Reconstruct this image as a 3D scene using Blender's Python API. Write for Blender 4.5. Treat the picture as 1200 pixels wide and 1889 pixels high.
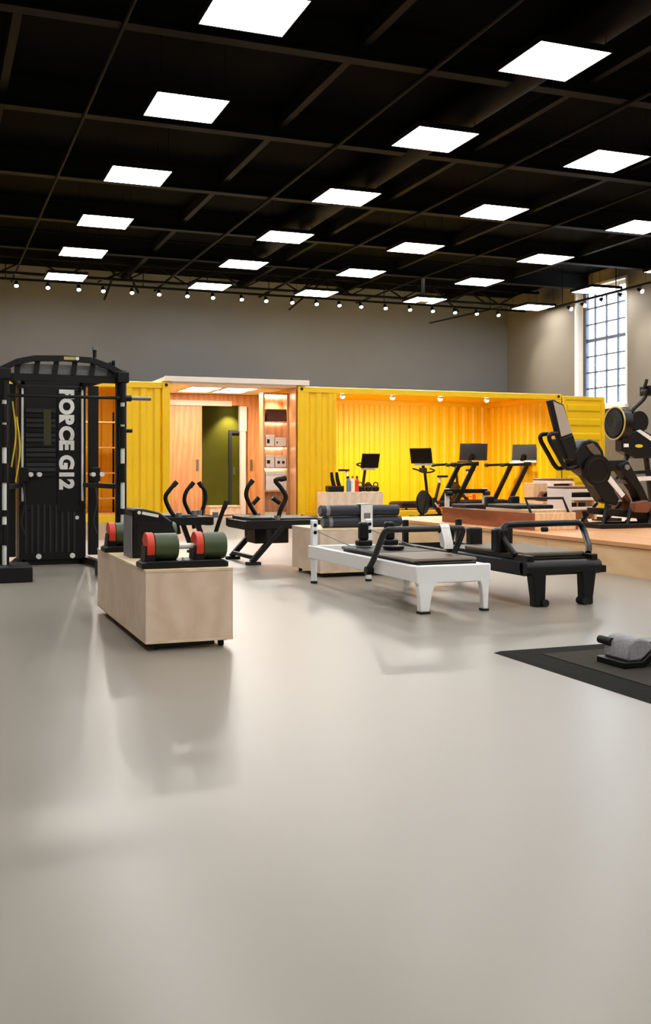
import bpy, math, random
from mathutils import Vector, Matrix
random.seed(7)
for o in list(bpy.data.objects): bpy.data.objects.remove(o)
sc = bpy.context.scene
COL = sc.collection

# ------------------------------------------------------------------ camera
F, CX, CY, YAW, EYE = 1909.0, 600.0, 867.0, .3657, 1.07
cam = bpy.data.cameras.new('camera'); cam_o = bpy.data.objects.new('camera', cam); COL.objects.link(cam_o)
cam.sensor_fit = 'HORIZONTAL'; cam.sensor_width = 36; cam.lens = F / 1200 * 36
cam.shift_y = -(1889 / 2 - CY) / 1200
cam.clip_start = .05; cam.clip_end = 200
cam_o.location = (0, 0, EYE); cam_o.rotation_euler = (math.pi / 2, 0, -YAW)
sc.camera = cam_o
# ------------------------------------------------------------------ world, exposure
w = bpy.data.worlds.new('world'); sc.world = w; w.use_nodes = True
bg = w.node_tree.nodes['Background']; bg.inputs[0].default_value = (.80, .90, 1, 1); bg.inputs[1].default_value = 5.5
sc.view_settings.view_transform = 'Standard'; sc.view_settings.look = 'None'
sc.view_settings.gamma = 1; sc.view_settings.use_curve_mapping = False
sc.view_settings.exposure = 0.68
PANEL = 13.0        # radiance of the ceiling panels
TRACK_W = 110.0      # watts of a track spotlight
BAY_W = 105.0        # watts of a container spotlight

# ------------------------------------------------------------------ helpers
cy_, sy_ = math.cos(YAW), math.sin(YAW)
def ray(u, v):
    a = (u - CX) / F
    return a * cy_ + sy_, -a * sy_ + cy_, (CY - v) / F
def AY(u, v, Y):
    x, y, b = ray(u, v); t = Y / y
    return Vector((x * t, Y, EYE + b * t))
def AX(u, v, X):
    x, y, b = ray(u, v); t = X / x
    return Vector((X, y * t, EYE + b * t))
def XZ(pts, Y):                      # pixels -> (x, z) on the plane Y
    return [(AY(u, v, Y).x, AY(u, v, Y).z) for u, v in pts]

def lin(c):
    return tuple(((x / 255) / 12.92 if x / 255 <= .04045 else ((x / 255 + .055) / 1.055) ** 2.4) for x in c) + (1,)

MATS = {}
def mat(name, rgb, rough=.5, metal=0, var=.08, scale=6, bump=0., emit=None, strength=0, coat=0, stretch=None, rvar=0, spec=.5):
    m = bpy.data.materials.new(name); m.use_nodes = True
    nt = m.node_tree; N = nt.nodes; L = nt.links; b = N['Principled BSDF']
    b.inputs['Roughness'].default_value = rough; b.inputs['Metallic'].default_value = metal
    b.inputs['Coat Weight'].default_value = coat; b.inputs['Specular IOR Level'].default_value = spec
    tc = N.new('ShaderNodeTexCoord'); mp = N.new('ShaderNodeMapping'); L.new(tc.outputs['Object'], mp.inputs[0])
    if stretch: mp.inputs['Scale'].default_value = stretch
    nz = N.new('ShaderNodeTexNoise'); nz.inputs['Scale'].default_value = scale; nz.inputs['Detail'].default_value = 5
    L.new(mp.outputs[0], nz.inputs['Vector'])
    r = N.new('ShaderNodeValToRGB'); c = lin(rgb)
    r.color_ramp.interpolation = 'EASE'
    r.color_ramp.elements[0].position = .2; r.color_ramp.elements[1].position = .8
    r.color_ramp.elements[0].color = tuple(x * (1 - var) for x in c[:3]) + (1,)
    r.color_ramp.elements[1].color = tuple(min(1, x * (1 + var)) for x in c[:3]) + (1,)
    L.new(nz.outputs['Fac'], r.inputs[0]); L.new(r.outputs[0], b.inputs['Base Color'])
    if rvar:
        mr = N.new('ShaderNodeMapRange'); mr.interpolation_type = 'SMOOTHERSTEP'; mr.inputs['From Min'].default_value = .15; mr.inputs['From Max'].default_value = .85
        mr.inputs['To Min'].default_value = rough - rvar; mr.inputs['To Max'].default_value = rough + rvar
        L.new(nz.outputs['Fac'], mr.inputs[0]); L.new(mr.outputs[0], b.inputs['Roughness'])
    if bump:
        bp = N.new('ShaderNodeBump'); bp.inputs['Strength'].default_value = bump; bp.inputs['Distance'].default_value = .01
        L.new(nz.outputs['Fac'], bp.inputs['Height']); L.new(bp.outputs[0], b.inputs['Normal'])
    if emit:
        b.inputs['Emission Color'].default_value = emit; b.inputs['Emission Strength'].default_value = strength
    MATS[name] = m
    return m

def wood(name, rgb, dark, rough=.45, scale=(2, 2, 14), wave=1.6):
    m = bpy.data.materials.new(name); m.use_nodes = True
    nt = m.node_tree; N = nt.nodes; L = nt.links; b = N['Principled BSDF']; b.inputs['Roughness'].default_value = rough
    tc = N.new('ShaderNodeTexCoord'); mp = N.new('ShaderNodeMapping'); mp.inputs['Scale'].default_value = scale
    L.new(tc.outputs['Object'], mp.inputs[0])
    nz = N.new('ShaderNodeTexNoise'); nz.inputs['Scale'].default_value = 1.3; nz.inputs['Detail'].default_value = 7
    nz.inputs['Distortion'].default_value = wave; L.new(mp.outputs[0], nz.inputs['Vector'])
    wv = N.new('ShaderNodeTexWave'); wv.inputs['Scale'].default_value = .8; wv.inputs['Distortion'].default_value = 9
    wv.inputs['Detail'].default_value = 3; L.new(mp.outputs[0], wv.inputs['Vector'])
    mx = N.new('ShaderNodeMath'); mx.operation = 'MULTIPLY_ADD'; mx.inputs[1].default_value = .35
    L.new(wv.outputs['Fac'], mx.inputs[0]); L.new(nz.outputs['Fac'], mx.inputs[2])
    r = N.new('ShaderNodeValToRGB'); r.color_ramp.elements[0].position = .35; r.color_ramp.elements[1].position = .85
    r.color_ramp.elements[0].color = lin(rgb); r.color_ramp.elements[1].color = lin(dark)
    L.new(mx.outputs[0], r.inputs[0]); L.new(r.outputs[0], b.inputs['Base Color'])
    MATS[name] = m
    return m

# materials
mat('concrete_floor', (147, 141, 130), .298, 0, .06, .3, rvar=.018, spec=.45)
mat('wall_paint', (104, 106, 109), .7, 0, .04, .7)
mat('wall_warm', (122, 114, 102), .7, 0, .05, .7)
mat('wall_pale', (206, 203, 197), .7, 0, .03, .7)
mat('ceiling_black', (6, 6, 6), .9, 0, .2, 2, spec=.05)
mat('steel_black', (8, 8, 7), .7, 0, .2, 3, spec=.15)
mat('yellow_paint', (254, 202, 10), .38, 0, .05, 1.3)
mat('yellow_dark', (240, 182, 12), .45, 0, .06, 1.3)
mat('hole_black', (18, 16, 12), .8)
mat('white_paint', (236, 234, 230), .4, 0, .03, 4)
mat('canopy_white', (240, 228, 214), .55, 0, .03, 3)
mat('powder_white', (249, 250, 251), .3, 0, .02, 5)
mat('powder_black', (6, 6, 6), .45, 0, .15, 9, spec=.35)
mat('satin_black', (4, 4, 4), .38, 0, .15, 9, spec=.35)
mat('muntin_grey', (70, 78, 95), .5)
mat('rubber_black', (12, 12, 12), .75, 0, .2, 30, bump=.2)
mat('charcoal', (30, 31, 35), .45, 0, .1, 10)
mat('grey_plastic', (120, 121, 124), .5, 0, .08, 14)
mat('chrome', (232, 236, 232), .35, .15, .03, 5)
mat('steel_grey', (120, 120, 118), .35, .6, .08, 8)
mat('mesh_grey', (120, 120, 120), .6, 0, .15, 20)
mat('vinyl_black', (8, 8, 8), .5, 0, .12, 12, bump=.1, spec=.35)
mat('vinyl_brown', (98, 86, 69), .5, 0, .1, 12, bump=.1)
mat('navy_foam', (36, 42, 56), .5, 0, .15, 16, bump=.15)
mat('olive_green', (66, 82, 44), .42, 0, .12, 6)
mat('red_plastic', (226, 62, 38), .4, 0, .06, 8)
mat('blue_plastic', (96, 140, 178), .4)
mat('white_plastic', (242, 241, 237), .4)
mat('mat_rubber', (58, 54, 48), .9, 0, .12, 22, bump=.15, spec=.1)
mat('mat_border', (26, 24, 21), .9, 0, .12, 22, bump=.15, spec=.1)
mat('grey_fabric', (150, 148, 152), .8, 0, .18, 60, bump=.3)
mat('screen_glass', (20, 15, 12), .3, 0, .1, 3, spec=.15)
mat('screen_grey', (176, 166, 152), .3, 0, .05, 3)
mat('leather_brown', (120, 66, 36), .45, 0, .1, 10)
mat('card_white', (238, 222, 205), .6, 0, .03, 9)
mat('basket_brown', (84, 42, 24), .7, 0, .25, 30, bump=.4)
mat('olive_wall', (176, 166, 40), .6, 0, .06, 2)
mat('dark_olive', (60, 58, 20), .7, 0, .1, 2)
mat('brass_yellow', (196, 176, 96), .4, .2)
mat('logo_yellow', (236, 206, 40), .5)
mat('panel_light', (255, 255, 255), .5, emit=(1, .985, .96, 1), strength=PANEL)
mat('bulb_light', (255, 255, 255), .5, emit=(1, .95, .86, 1), strength=40)
mat('recess_light', (255, 255, 255), .5, emit=(1, .96, .90, 1), strength=14)
wood('birch_ply', (242, 218, 194), (228, 199, 173), .45, (2.2, 2.2, 2.0), 3)
wood('birch_edge', (246, 224, 192), (226, 198, 160), .5, (2, 2, 18))
wood('warm_ply', (226, 168, 118), (206, 144, 94), .42, (3, 3, .7))
wood('stage_wood', (250, 214, 168), (236, 192, 142), .45, (5, .7, 3))
wood('stage_top', (238, 184, 130), (214, 152, 100), .4, (5, .7, 3))
wood('cherry_wood', (166, 92, 54), (124, 62, 36), .35, (4, .8, 4))
glass = bpy.data.materials.new('window_glass'); glass.use_nodes = True
gb = glass.node_tree.nodes['Principled BSDF']; gb.inputs['Transmission Weight'].default_value = 1
gb.inputs['Roughness'].default_value = 0; gb.inputs['IOR'].default_value = 1.02; gb.inputs['Base Color'].default_value = (.97, .985, 1, 1)
MATS['window_glass'] = glass

class MB:
    def __init__(s): s.v = []; s.f = []
    def add(s, vs, fs):
        n = len(s.v); s.v += [tuple(p) for p in vs]; s.f += [tuple(i + n for i in f) for f in fs]; return s
    def box(s, x0, x1, y0, y1, z0, z1):
        vs = [(x, y, z) for z in (z0, z1) for y in (y0, y1) for x in (x0, x1)]
        return s.add(vs, [(0, 2, 3, 1), (4, 5, 7, 6), (0, 1, 5, 4), (2, 6, 7, 3), (0, 4, 6, 2), (1, 3, 7, 5)])
    def bar(s, p, q, wd, ht=None, up=(0, 0, 1), w2=None, h2=None):
        p = Vector(p); q = Vector(q); d = (q - p).normalized(); up = Vector(up)
        if abs(d.dot(up)) > .98: up = Vector((0, 1, 0))
        a = d.cross(up).normalized(); b = a.cross(d); ht = ht or wd; w2 = w2 or wd; h2 = h2 or ht
        vs = []
        for c, ww, hh in ((p, wd, ht), (q, w2, h2)):
            for i, j in ((-1, -1), (1, -1), (1, 1), (-1, 1)): vs.append(c + a * i * ww / 2 + b * j * hh / 2)
        return s.add(vs, [(3, 2, 1, 0), (4, 5, 6, 7), (0, 1, 5, 4), (1, 2, 6, 5), (2, 3, 7, 6), (3, 0, 4, 7)])
    def tube(s, pts, r, seg=10, smooth=0):
        P = [Vector(p) for p in pts]
        if smooth:
            Q = []
            E = [P[0] * 2 - P[1]] + P + [P[-1] * 2 - P[-2]]
            for i in range(1, len(E) - 2):
                a, b, c, d = E[i - 1:i + 3]
                for k in range(smooth):
                    t = k / smooth
                    Q.append(.5 * (2 * b + (c - a) * t + (2 * a - 5 * b + 4 * c - d) * t * t + (3 * b - a - 3 * c + d) * t ** 3))
            Q.append(P[-1]); P = Q
        T = []
        for i in range(len(P)):
            a = P[max(0, i - 1)]; b = P[min(len(P) - 1, i + 1)]; T.append((b - a).normalized())
        n = T[0].orthogonal().normalized(); vs = []
        for i, p in enumerate(P):
            n = (n - T[i] * n.dot(T[i])).normalized(); b = T[i].cross(n)
            rr = r[i] if isinstance(r, (list, tuple)) else r
            for k in range(seg):
                a = 2 * math.pi * k / seg; vs.append(p + (n * math.cos(a) + b * math.sin(a)) * rr)
        fs = []
        for i in range(len(P) - 1):
            for k in range(seg):
                k2 = (k + 1) % seg; fs.append((i * seg + k, i * seg + k2, (i + 1) * seg + k2, (i + 1) * seg + k))
        fs.append(tuple(range(seg))[::-1]); fs.append(tuple(range((len(P) - 1) * seg, len(P) * seg)))
        return s.add(vs, fs)
    def cyl(s, p, q, r, r2=None, seg=20):
        p = Vector(p); q = Vector(q); d = (q - p).normalized(); a = d.orthogonal().normalized(); b = d.cross(a)
        r2 = r if r2 is None else r2; vs = []
        for c, rr in ((p, r), (q, r2)):
            for k in range(seg):
                t = 2 * math.pi * k / seg; vs.append(c + (a * math.cos(t) + b * math.sin(t)) * rr)
        fs = [(k, (k + 1) % seg, seg + (k + 1) % seg, seg + k) for k in range(seg)]
        fs += [tuple(range(seg))[::-1], tuple(range(seg, 2 * seg))]
        return s.add(vs, fs)
    def ring(s, c, axis, R, r, seg=28, rs=8):
        c = Vector(c); d = Vector(axis).normalized(); a = d.orthogonal().normalized(); b = d.cross(a); vs = []; fs = []
        for i in range(seg):
            t = 2 * math.pi * i / seg; e = a * math.cos(t) + b * math.sin(t)
            for k in range(rs):
                p = 2 * math.pi * k / rs; vs.append(c + e * (R + r * math.cos(p)) + d * r * math.sin(p))
        for i in range(seg):
            for k in range(rs):
                i2 = (i + 1) % seg; k2 = (k + 1) % rs
                fs.append((i * rs + k, i2 * rs + k, i2 * rs + k2, i * rs + k2))
        return s.add(vs, fs)
    def prism(s, poly, y0, y1, axis='Y'):
        n = len(poly)
        def P(p, t): return {'Y': (p[0], t, p[1]), 'X': (t, p[0], p[1]), 'Z': (p[0], p[1], t)}[axis]
        vs = [P(p, y0) for p in poly] + [P(p, y1) for p in poly]
        fs = [(k, (k + 1) % n, n + (k + 1) % n, n + k) for k in range(n)] + [tuple(range(n))[::-1], tuple(range(n, 2 * n))]
        return s.add(vs, fs)
    def mesh(s, name):
        me = bpy.data.meshes.new(name); me.from_pydata(s.v, [], s.f); me.update()
        import bmesh
        bm = bmesh.new(); bm.from_mesh(me); bmesh.ops.recalc_face_normals(bm, faces=bm.faces); bm.to_mesh(me); bm.free()
        me.shade_smooth(); me.set_sharp_from_angle(angle=math.radians(38))
        return me
    def build(s, name, m, parent=None, bevel=0, label=None, kind=None):
        me = s.mesh(name); me.materials.append(MATS[m])
        o = bpy.data.objects.new(name, me); COL.objects.link(o)
        if parent: o.parent = parent
        if bevel:
            b = o.modifiers.new('bevel', 'BEVEL'); b.width = bevel; b.segments = 2; b.limit_method = 'ANGLE'; b.angle_limit = .7
        if label: o['label'] = label
        if kind: o['kind'] = kind
        return o
def tag(o, label, cat, group=None):
    o['label'] = label; o['category'] = cat
    if group: o['group'] = group
    return o
def thing(name, label, cat, loc=(0, 0, 0), rz=0, group=None):
    o = bpy.data.objects.new(name, None); COL.objects.link(o); o.location = loc; o.rotation_euler = (0, 0, rz)
    o.empty_display_size = .1
    return tag(o, label, cat, group)
def dup(root, loc, rz=None, label=None):
    r = root.copy(); COL.objects.link(r); r.location = loc
    if rz is not None: r.rotation_euler = (0, 0, rz)
    if label: r['label'] = label
    for ch in list(root.children):
        c = ch.copy(); COL.objects.link(c); c.parent = r
        for g in list(ch.children):
            d = g.copy(); COL.objects.link(d); d.parent = c
    return r
def B(*a): return MB().box(*a)
def lamp(name, parent, loc, aim, watts, size, blend=.6, color=(1, .93, .82), radius=.04):
    l = bpy.data.lights.new(name, 'SPOT'); l.energy = watts; l.spot_size = size; l.spot_blend = blend; l.color = color
    l.shadow_soft_size = radius
    o = bpy.data.objects.new(name, l); COL.objects.link(o); o.parent = parent; o.location = loc
    o.rotation_euler = Vector(aim).to_track_quat('-Z', 'Y').to_euler()
    return o
ORD = ['first', 'second', 'third', 'fourth', 'fifth', 'sixth', 'seventh', 'eighth', 'ninth', 'tenth', 'eleventh', 'twelfth',
       'thirteenth', 'fourteenth', 'fifteenth', 'sixteenth', 'seventeenth', 'eighteenth', 'nineteenth', 'twentieth', 'twenty-first', 'twenty-second']

# ------------------------------------------------------------------ room shell
XL, XR, YF, YB, ZC = -7.0, 16.35, -6.0, 27.3, 6.27
B(XL, XR, YF, YB, -.2, 0).build('floor', 'concrete_floor', kind='structure')
ceil = B(XL, XR, YF, YB, ZC, ZC + .2).build('ceiling', 'ceiling_black', kind='structure')
B(XL - .2, XR + .2, YB, YB + .2, -.2, ZC + .2).build('wall_back', 'wall_paint', kind='structure')
B(XL - .2, XL, YF, YB, -.2, ZC + .2).build('wall_left', 'wall_pale', kind='structure')
B(XL - .2, XR + .2, YF - .2, YF, -.2, ZC + .2).build('wall_front', 'wall_pale', kind='structure')
WT = .35
wy1, wy0 = AX(1061, 640, XR).y, AX(1156, 640, XR).y
wz1 = AX(1108, 522, XR).z; wz0 = AX(1108, 752, XR).z
m = MB().box(XR, XR + WT, YF, wy0, -.2, ZC + .2).box(XR, XR + WT, wy1, YB, -.2, ZC + .2)
m.box(XR, XR + WT, wy0, wy1, -.2, wz0).box(XR, XR + WT, wy0, wy1, wz1, ZC + .2)
m.build('wall_right', 'wall_warm', kind='structure')

def window():
    o = bpy.data.objects.new('window_1', None); COL.objects.link(o); o['kind'] = 'structure'
    o['label'] = 'tall white framed multi pane window in the right wall'
    fx0, fx1 = XR + .16, XR + .24
    MB().box(XR - .02, XR + .30, wy0 - .02, wy0 + .04, wz0, wz1).box(XR - .02, XR + .30, wy1 - .04, wy1 + .02, wz0, wz1) \
        .box(XR - .02, XR + .30, wy0, wy1, wz1 - .04, wz1 + .02).build('reveal', 'white_paint', o)
    B(XR - .10, XR + .30, wy0 - .05, wy1 + .05, wz0 - .05, wz0 + .03).build('sill', 'white_paint', o)
    a0, a1, b0, b1 = wy0 + .04, wy1 - .04, wz0 + .03, wz1 - .04
    MB().box(fx0, fx1, a0, a0 + .09, b0, b1).box(fx0, fx1, a1 - .09, a1, b0, b1).box(fx0, fx1, a0, a1, b0, b0 + .09) \
        .box(fx0, fx1, a0, a1, b1 - .09, b1).build('window_frame', 'white_paint', o)
    ny, nz = 4, 7
    ys = [a0 + .09 + (a1 - a0 - .18) * k / ny for k in range(ny + 1)]; zs = [b0 + .09 + (b1 - b0 - .18) * k / nz for k in range(nz + 1)]
    for k in range(1, ny): B(fx0 + .015, fx1 - .015, ys[k] - .02, ys[k] + .02, zs[0], zs[-1]).build('muntin', 'muntin_grey', o)
    for k in range(1, nz):
        h = .045 if k == 4 else .02
        B(fx0 + .02, fx1 - .02, ys[0], ys[-1], zs[k] - h / 1, zs[k] + h / 1).build('muntin', 'muntin_grey', o)
    B(fx0 - .01, fx1 + .01, a1 - .22, a1 - .09, b0, b1).build('mullion', 'muntin_grey', o)
    for i in range(ny):
        for j in range(nz):
            B(fx0 + .036, fx0 + .042, ys[i], ys[i + 1], zs[j], zs[j + 1]).build('pane', 'window_glass', o)
window()

# ceiling ironwork (parts of the ceiling)
for Y in (2.0, 5.2, 8.3, 11.2, 14.25, 17.4, 20.4, 23.2):
    MB().box(XL, XR, Y - .09, Y + .09, 5.86, 5.89).box(XL, XR, Y - .09, Y + .09, ZC - .04, ZC).box(XL, XR, Y - .012, Y + .012, 5.88, ZC) \
        .build('joist', 'steel_black', ceil)
for X in (.9, 4.75, 7.9, 10.8, 14.1):
    MB().box(X - .05, X + .05, YF, YB, 6.02, 6.2).build('purlin', 'steel_black', ceil)
for X, z, r in ((1.95, 5.84, .022), (5.6, 5.84, .03), (8.5, 5.84, .03), (11.4, 5.84, .022)):
    MB().cyl((X, YF, z), (X, YB, z), r, seg=10).build('pipe', 'steel_black', ceil)
MB().cyl((6.9, YF, 6.0), (6.9, 22, 6.0), .22, seg=20).build('duct', 'steel_black', ceil)
# open-web joist along the back wall
m = MB().box(XL, XR, 25.55, 25.65, 6.12, 6.18).box(XL, XR, 25.55, 25.65, 5.72, 5.78)
m.build('truss_chord', 'steel_black', ceil)
x = XL + .3; k = 0
while x < XR - .9:
    MB().bar((x, 25.6, 5.75 if k % 2 else 6.15), (x + .75, 25.6, 6.15 if k % 2 else 5.75), .035).build('truss_web', 'steel_black', ceil)
    x += .75; k += 1
for (u1, v1, u2, v2) in ((192, 553, 212, 500), (532, 572, 600, 515), (545, 545, 590, 505), (792, 596, 925, 566), (845, 575, 800, 530), (895, 560, 840, 520), (180, 520, 240, 497), (255, 540, 235, 500)):
    MB().bar(AY(u1, v1, 25.9), AY(u2, v2, 25.5), .04).build('sway_brace', 'steel_black', ceil)
MB().box(12.05, 12.35, 24.5, 24.8, 5.5, 5.72).box(12.17, 12.23, 24.6, 24.7, 5.72, ZC).build('junction_box', 'grey_plastic', ceil)

# ------------------------------------------------------------------ ceiling panel lights
LX = [-.5, 2.98, 6.43, 9.22, 12.29, 15.62]; LY = [-2.5, .5, 3.6, 6.7, 9.76, 12.64, 15.84, 18.97, 21.82, 24.72]; LS, LZ = .88, 5.57
def ceiling_light():
    t = thing('ceiling_light', 'x', 'ceiling light', (0, 0, 0), 0, 'square panel lights on the black ceiling')
    h = LS / 2
    m = MB()
    for x0, x1, y0, y1 in ((-h - .015, h + .015, -h - .015, -h), (-h - .015, h + .015, h, h + .015), (-h - .015, -h, -h, h), (h, h + .015, -h, h)):
        m.box(x0, x1, y0, y1, -.005, .05)
    m.build('frame', 'steel_black', t)
    B(-h - .015, h + .015, -h - .015, h + .015, .05, .065).build('back_plate', 'steel_black', t)
    B(-h, h, -h, h, 0, .02).build('diffuser', 'panel_light', t)
    for sx in (-1, 1):
        for sy in (-1, 1):
            MB().cyl((sx * h * .9, sy * h * .9, .065), (sx * h * .9, sy * h * .9, ZC - LZ), .004, seg=5).build('cable', 'steel_black', t)
    return t
proto = None
VIS = {4: [1, 2], 5: [1, 2, 3], 6: [1, 2, 3, 4], 7: [1, 2, 3, 4], 8: [1, 2, 3, 4, 5], 9: [1, 2, 3, 4, 5]}
for j, y in enumerate(LY):
    for i, x in enumerate(LX):
        if i in VIS.get(j, []):
            row = ['in the row nearest the viewer', 'in the second row from the viewer', 'in the third row from the viewer', 'in the fourth row from the viewer',
                   'in the second last row', 'in the last row by the back wall'][j - 4]
            lab = 'glowing square ceiling panel, %s from the left %s' % (ORD[i - 1], row)
        else:
            lab = 'glowing square ceiling panel beyond the edge of the picture'
        if proto is None:
            proto = ceiling_light(); proto.location = (x, y, LZ); proto['label'] = lab
        else: dup(proto, (x, y, LZ), 0, lab)

# ------------------------------------------------------------------ track lights
track = thing('lighting_track', 'long black lighting track running along the grey back wall', 'lighting track', (0, 0, 0))
ty = 26.1
p0 = AY(-30, 511, ty); p1 = AY(968, 575, ty); tz = .5 * (p0.z + p1.z)
track.location = (p0.x, ty, tz)
B(0, p1.x - p0.x, -.03, .03, -.02, .03).build('rail', 'steel_black', track)
n = 9
for k in range(n):
    xx = (p1.x - p0.x) * (k + .3) / n
    MB().cyl((xx, 0, .03), (xx, 0, ZC - tz), .012, seg=6).build('hanger', 'steel_black', track)
def spotlight(name='spotlight', aim=(0, -.35, -1), watts=TRACK_W, body='powder_black', size=1.9, bulb=.045, glow='bulb_light'):
    t = thing(name, 'x', 'spotlight')
    a = Vector(aim).normalized(); c = Vector((0, 0, -.09))
    MB().cyl((0, 0, 0), (0, 0, -.09), .014, seg=8).build('stem', body, t)
    MB().cyl(c - a * .07, c + a * .06, .04, .055, seg=14).build('housing', body, t)
    MB().cyl(c + a * .055, c + a * .075, bulb, seg=14).build('bulb', glow, t)
    lamp('spot_lamp', t, c + a * .12, a, watts, size)
    return t
HU = [30, 88, 145, 190, 243, 293, 345, 392, 445, 490, 538, 583, 625, 665, 710, 755, 797, 838, 878, 918]
sp = None
for k, u in enumerate(HU):
    p = AY(u, 515, ty); lab = 'small lit track spotlight on the back wall track, %s from the left' % ORD[k]
    if sp is None:
        sp = spotlight(aim=(0, -.62, -1)); sp['group'] = 'spotlights on the back wall track'; sp['label'] = lab; sp.location = (p.x, ty, tz - .02)
    else: dup(sp, (p.x, ty, tz - .02), 0, lab)
tx = 15.2
q0 = AX(1010, 560, tx); q1 = AX(1215, 520, tx); tz2 = AX(1110, 545, tx).z
t2 = thing('lighting_track', 'short black lighting track crossing in front of the tall window', 'lighting track', (tx, q1.y, tz2))
B(-.03, .03, 0, q0.y - q1.y, -.02, .03).build('rail', 'steel_black', t2)
for k in range(4):
    yy = (q0.y - q1.y) * (k + .4) / 4
    MB().cyl((0, yy, .03), (0, yy, ZC - tz2), .012, seg=6).build('hanger', 'steel_black', t2)
sp2 = None
for k, u in enumerate((1050, 1075, 1110, 1145, 1180)):
    p = AX(u, 545, tx); lab = 'black track spotlight before the tall window, %s from the left' % ORD[k]
    if sp2 is None:
        sp2 = spotlight(aim=(.5, -2.2, -1.2), watts=120, size=1.2); sp2['group'] = 'spotlights on the short track by the window'; sp2['label'] = lab; sp2.location = (tx, p.y, tz2 - .02)
    else: dup(sp2, (tx, p.y, tz2 - .02), 0, lab)

# ------------------------------------------------------------------ shipping containers
CYF, CH = 21.3, 2.90
def corrug(L, H, pitch=.29, dep=.036, th=.006):
    """corrugated sheet in local x (length) and z, ribs in y"""
    prof = []; x = 0
    while x < L - 1e-6:
        for dx, y in ((0, 0), (.10, 0), (.145, dep), (.245, dep)):
            if x + dx < L: prof.append((x + dx, y))
        x += pitch
    prof.append((L, 0))
    m = MB(); n = len(prof)
    vs = [(a, b, 0) for a, b in prof] + [(a, b, H) for a, b in prof] + [(a, b + th, 0) for a, b in prof] + [(a, b + th, H) for a, b in prof]
    fs = []
    for k in range(n - 1):
        fs += [(k, k + 1, n + k + 1, n + k), (2 * n + k + 1, 2 * n + k, 3 * n + k, 3 * n + k + 1), (n + k, n + k + 1, 3 * n + k + 1, 3 * n + k), (k + 1, k, 2 * n + k, 2 * n + k + 1)]
    fs += [(0, n, 3 * n, 2 * n), (n - 1, 3 * n - 1, 4 * n - 1, 2 * n - 1)]
    return m.add(vs, fs)
def container(label, x0, x1, D, panels, open_right=False, inner='yellow_paint'):
    t = thing('shipping_container', label, 'container', (x0, CYF, 0)); L = x1 - x0
    for px in (0, L - .16):
        for py in (0, D - .16):
            po = B(px, px + .16, py, py + .16, .12, CH - .12).build('corner_post', 'yellow_paint', t, .006)
            for z in (0, CH - .12):
                B(px - .004, px + .164, py - .004, py + .16, z, z + .12).build('corner_casting', 'yellow_paint', po, .008)
                MB().cyl((px + .08, py - .012, z + .06), (px + .08, py + .02, z + .06), .034, seg=12).build('casting_hole', 'hole_black', po)
    B(.16, L - .16, .01, .10, CH - .13, CH - .01).build('top_rail', 'yellow_paint', t, .005)
    B(.16, L - .16, D - .10, D - .01, CH - .13, CH - .01).build('top_rail', 'yellow_paint', t, .005)
    B(.16, L - .16, .01, .10, 0, .15).build('bottom_rail', 'yellow_paint', t, .005)
    B(.16, L - .16, D - .10, D - .01, 0, .15).build('bottom_rail', 'yellow_paint', t, .005)
    for ex in (.01, L - .11):
        B(ex, ex + .10, .16, D - .16, CH - .15, CH - .01).build('end_rail', 'yellow_paint', t); B(ex, ex + .10, .16, D - .16, 0, .15).build('end_rail', 'yellow_paint', t)
    B(.05, L - .05, .1, D - .1, .10, .14).build('container_floor', 'stage_top', t)
    r = corrug(D - .2, L - .1, .29, .03).build('roof', 'yellow_paint', t)
    r.matrix_local = Matrix.Translation((.05, .1, CH - .02)) @ Matrix(((0, 0, 1, 0), (1, 0, 0, 0), (0, 1, 0, 0), (0, 0, 0, 1)))
    bk = corrug(L - .3, CH - .27).build('back_panel', inner, t); bk.location = (.15, D - .09, .14)
    for ex in (0.02, L - .06):
        e = corrug(D - .3, CH - .27).build('end_panel', inner, t); e.rotation_euler = (0, 0, math.pi / 2); e.location = (ex + .036, .15, .14)
    for a, b in panels:
        p = corrug(b - a, CH - .27).build('side_panel', 'yellow_paint', t); p.location = (a, .03, .14)
        for e in (a, b):
            if .2 < e < L - .2: B(e - .035, e + .035, .015, .10, .14, CH - .12).build('jamb', 'yellow_paint', t)
    return t, L
cxr0 = 7.52; cxr1 = 14.25
conR, LR = container('yellow shipping container with its long side open, holding treadmills and bikes', cxr0, cxr1, 3.5, [(.16, .86)])
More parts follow.
